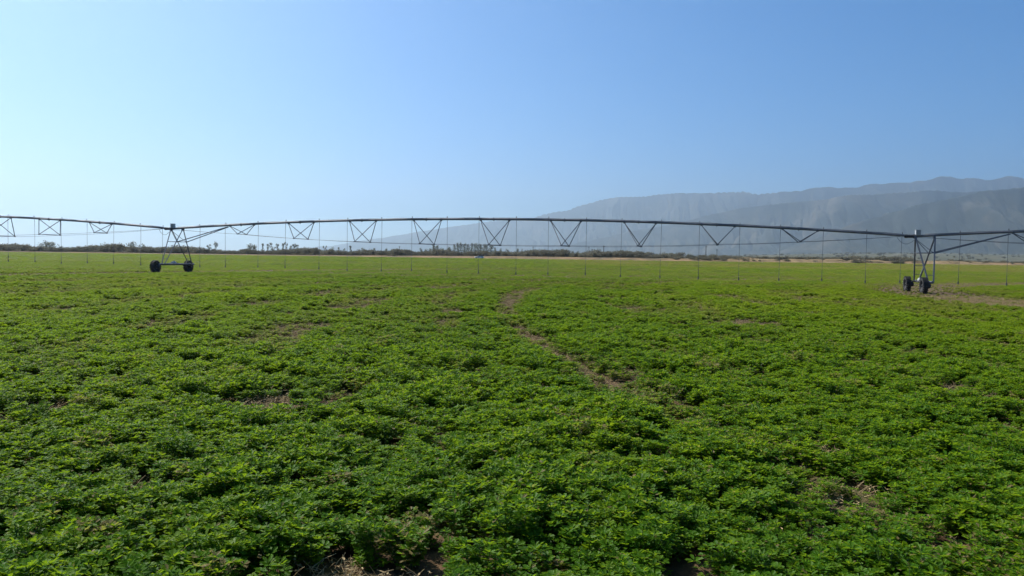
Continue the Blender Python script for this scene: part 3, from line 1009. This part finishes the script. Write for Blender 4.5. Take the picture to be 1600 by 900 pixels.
for px, top, w, lab in ((782, 387, 6, 'small tree standing just right of the tall dense tree row'), (793, 388, 5, 'tiny tree second from the right end of the dense row'),
                        (808.5, 387.2, 6, 'small tree standing apart right of the dense row near poles'), (829, 389, 5, 'tiny narrow tree standing between thin utility poles'),
                        (868, 389.5, 9, 'broad low tree, left of three rounded trees under the V brace'), (884, 389, 7, 'dark round tree, middle of three rounded trees under the V brace'),
                        (895, 391, 6, 'smallest of the three rounded trees under the V brace'), (903.5, 391.2, 7, 'flat wide tree just right of the three rounded trees')):
    tree('round_tree', 'round', px, top, w + 1, 560, lab, 'tree')
tree('desert_bush', 'bushy', 1078, 394.5, 18, 400, 'wide pale green bush left of the strongest utility pole', 'bush')
tree('desert_bush', 'bushy', 1052, 396, 14, 400, 'dark low bush one along from the wide pale green bush', 'bush')
tree('desert_bush', 'bushy', 1159, 398.0, 9, 390, 'dark bush between the last utility pole and sandy bank', 'bush')
tree('desert_bush', 'bushy', 957.5, 393, 8, 395, 'dark upright bush below the boom right of the tall pole', 'bush')

# ------------------------------------------------------------------ utility poles
def pole(px, top, D, r_, label):
    p = at(px, top, D); gz = float(ground_z(p.x, D)); h = p.z - gz
    root = empty('utility_pole', (p.x, D, gz))
    tag(root, label, 'utility pole', 'utility poles beyond the scrub')
    mb = MB(); mb.tube([(0, 0, -.3), (0, 0, h)], [r_, r_ * .7], 9); o = mb.build('pole', M['wood']); o.parent = root
    mb = MB(); mb.box((0, -.0, h - .55), (1.5, .12, .12)); mb.box((-.3, 0, h - .85), (.75, .04, .05), (Vector((.75, 0, .66)), Vector((0, 1, 0)), Vector((-.66, 0, .75)))); mb.box((.3, 0, h - .85), (.75, .04, .05), (Vector((.75, 0, -.66)), Vector((0, 1, 0)), Vector((.66, 0, .75))))
    o = mb.build('crossarm', M['wood']); o.parent = root
    for dx in (-.65, 0, .65):
        mb = MB(); zz = h - .49 if dx else h
        mb.lathe([(.0, .26), (.05, .24), (.07, .15), (.045, .12), (.07, .07), (.03, .0)], (dx, 0, zz), ZV, 8)
        o = mb.build('insulator', M['insul']); o.parent = root


pole(1103.3, 384, 440, .26, 'dark utility pole standing boldest, against the hazy mountain foot')
pole(943.5, 383.5, 450, .24, 'tall utility pole just left of the V brace right of centre')
pole(920.3, 385, 540, .17, 'thinner utility pole just left of the tall one near centre')
pole(863.3, 389, 560, .2, 'short utility pole beside the three rounded trees')
pole(833, 385.3, 560, .17, 'thin pale utility pole right of the dense tree row')
pole(816, 388.5, 620, .17, 'utility pole nearest the right end of the dense tree row')
pole(1120.3, 389, 560, .18, 'small faint utility pole right of the boldest pole')
pole(624.3, 384.5, 560, .2, 'utility pole standing alone left of the dense tree row')

# ------------------------------------------------------------------ white car at the far edge
def make_car(px, D, label):
    p = at(px, 404, D); gz = float(ground_z(p.x, D))
    root = empty('parked_car', (p.x, D, gz))
    tag(root, label, 'car')
    W = 1.72
    def prism(prof, w0, w1=None, mat_=None, name='body', inset=0.0):
        mb = MB(); n_ = len(prof)
        vs = [(x_, -w0 / 2, z_) for x_, z_ in prof] + [(x_, w0 / 2, z_) for x_, z_ in prof]
        fs = [tuple(range(n_)), tuple(range(2 * n_ - 1, n_ - 1, -1))] + [(i, i + n_, (i + 1) % n_ + n_, (i + 1) % n_) for i in range(n_)]
        mb.add(vs, fs)
        o = mb.build(name, mat_); o.parent = root
        if inset:
            bv = o.modifiers.new('bevel', 'BEVEL'); bv.width = inset; bv.segments = 2; bv.limit_method = 'ANGLE'
        return o
    prism([(-2.15, .38), (-2.2, .62), (-2.1, .86), (-1.15, .95), (1.2, .97), (2.0, .95), (2.12, .8), (2.1, .40), (1.7, .30), (-1.8, .30)], W, None, M['car_white'], 'body', .05)
    # cabin: roof shell with dark windows
    cab = MB()
    bot = [(-1.05, .955), (1.75, .955)]; top = [(-.35, 1.42), (1.15, 1.42)]
    vs = [(bot[0][0], -W / 2 + .06, bot[0][1]), (bot[1][0], -W / 2 + .06, bot[1][1]), (bot[1][0], W / 2 - .06, bot[1][1]), (bot[0][0], W / 2 - .06, bot[0][1]),
          (top[0][0], -W / 2 + .22, top[0][1]), (top[1][0], -W / 2 + .22, top[1][1]), (top[1][0], W / 2 - .22, top[1][1]), (top[0][0], W / 2 - .22, top[0][1])]
    cab.add(vs, [(0, 1, 5, 4), (1, 2, 6, 5), (2, 3, 7, 6), (3, 0, 4, 7), (0, 3, 2, 1), (4, 5, 6, 7)])
    o = cab.build('window', M['glass_dark']); o.parent = root
    rf = MB(); rf.box((.4, 0, 1.445), (1.62, W - .40, .05)); 
    for xx0, xx1 in ((-1.02, -.36), (.42, .42), (1.72, 1.16)):
        for sy in (-1, 1):
            rf.tube([(xx0, sy * (W / 2 - .05), .95), (xx1, sy * (W / 2 - .21), 1.43)], .035, 6)
    o = rf.build('roof', M['car_white']); o.parent = root
    for wx in (-1.35, 1.3):
        for sy in (-1, 1):
            mb = MB(); c = (wx, sy * .76, .31)
            mb.lathe([(.19, -.1), (.27, -.11), (.31, -.07), (.31, .07), (.27, .11), (.19, .1)], c, (0, 1, 0), 20)
            wh = mb.build('wheel', M['tyre']); wh.parent = root
            mb = MB(); mb.lathe([(.195, .09 * sy), (.16, .06 * sy), (.05, .09 * sy), (0, .09 * sy)], c, (0, 1, 0), 16)
            o = mb.build('rim', M['rim']); o.parent = wh
    for sy in (-1, 1):
        mb = MB(); mb.box((-2.16, sy * .62, .70), (.1, .34, .14)); o = mb.build('headlight', M['lamp_clear']); o.parent = root
        mb = MB(); mb.box((2.08, sy * .66, .80), (.1, .26, .16)); o = mb.build('tail_light', M['lamp']); o.parent = root
    root.rotation_euler = (0, 0, R(9))


make_car(749, 351, 'small white car parked at the far tan edge of the field')

# ------------------------------------------------------------------ sandy bank at the right
bx = np.linspace(95, 262, 140); by = np.linspace(356, 384, 24)
BX, BY = np.meshgrid(bx, by)
tb = (BY - 356) / 28
prof = np.sin(np.pi * np.clip(tb, 0, 1)) ** .8
BZ = ground_z(BX, BY) - .25 + prof * (.2 + 1.25 * fbm(BX / 14, BY / 9, 4)) * smooth(95, 118, BX) * smooth(262, 215, BX) * smooth(.3, .5, vnoise(BX / 11, BX * 0) + .12)
M['sand'] = plain('sandy_bank_soil', (0.20, 0.145, 0.075), 0.95, var=.5, scale=.25, spec=.1)
tag(grid_mesh('sandy_bank', BX, BY, BZ, M['sand']), kind='structure')

# ------------------------------------------------------------------ light, sky, haze
SUN_AZ, SUN_EL = R(-48), R(50)        # to the left of the view, ahead of the camera
w = bpy.data.worlds.new('World'); sc.world = w
w.use_nodes = True
nt = w.node_tree; nt.nodes.clear()
bg = nt.nodes.new('ShaderNodeBackground'); ow = nt.nodes.new('ShaderNodeOutputWorld')
sky = nt.nodes.new('ShaderNodeTexSky'); sky.sky_type = 'NISHITA'; sky.sun_disc = False
sky.sun_elevation = SUN_EL; sky.sun_rotation = SUN_AZ % (2 * math.pi)
sky.altitude = 900; sky.air_density = 0.95; sky.dust_density = 0.8; sky.ozone_density = 10.0
bg.inputs['Strength'].default_value = 0.094
hs = nt.nodes.new('ShaderNodeHueSaturation'); hs.inputs['Saturation'].default_value = 1.22; hs.inputs['Hue'].default_value = 0.496
nt.links.new(sky.outputs[0], hs.inputs['Color']); nt.links.new(hs.outputs[0], bg.inputs[0]); nt.links.new(bg.outputs[0], ow.inputs[0])
sd = bpy.data.lights.new('sun', 'SUN'); sd.energy = 5.0; sd.angle = R(0.5); sd.color = (1.0, 0.955, 0.88)
sun = bpy.data.objects.new('sun', sd); col.objects.link(sun)
dvec = Vector((math.sin(SUN_AZ) * math.cos(SUN_EL), math.cos(SUN_AZ) * math.cos(SUN_EL), math.sin(SUN_EL)))
sun.rotation_euler = dvec.to_track_quat('Z', 'Y').to_euler()
sun.location = dvec * 60

hz, nt, out = mat('haze_air')
pv = nt.nodes.new('ShaderNodeVolumePrincipled')
pv.inputs['Color'].default_value = (0.80, 0.925, 1.0, 1)
pv.inputs['Density'].default_value = 0.9e-4
pv.inputs['Anisotropy'].default_value = 0.72
nt.links.new(pv.outputs[0], out.inputs['Volume'])
mb = MB()
ztop = float(Z.max()) + 40
mb.box((0, 9000, (ztop - 1.4) / 2), (36000, 20000, ztop + 1.4))
haze = mb.build('haze', hz)
tag(haze, 'pale blue haze over the plain and mountains', 'haze', kind='stuff')

# ------------------------------------------------------------------ render settings
sc.render.engine = 'CYCLES'
sc.cycles.use_denoising = True
sc.cycles.max_bounces = 6
sc.cycles.diffuse_bounces = 3
sc.cycles.transmission_bounces = 3
sc.cycles.volume_bounces = 3
sc.cycles.sample_clamp_indirect = 6
sc.view_settings.view_transform = 'Standard'
sc.view_settings.look = 'None'
sc.view_settings.exposure = 0.46
sc.view_settings.gamma = 1.0
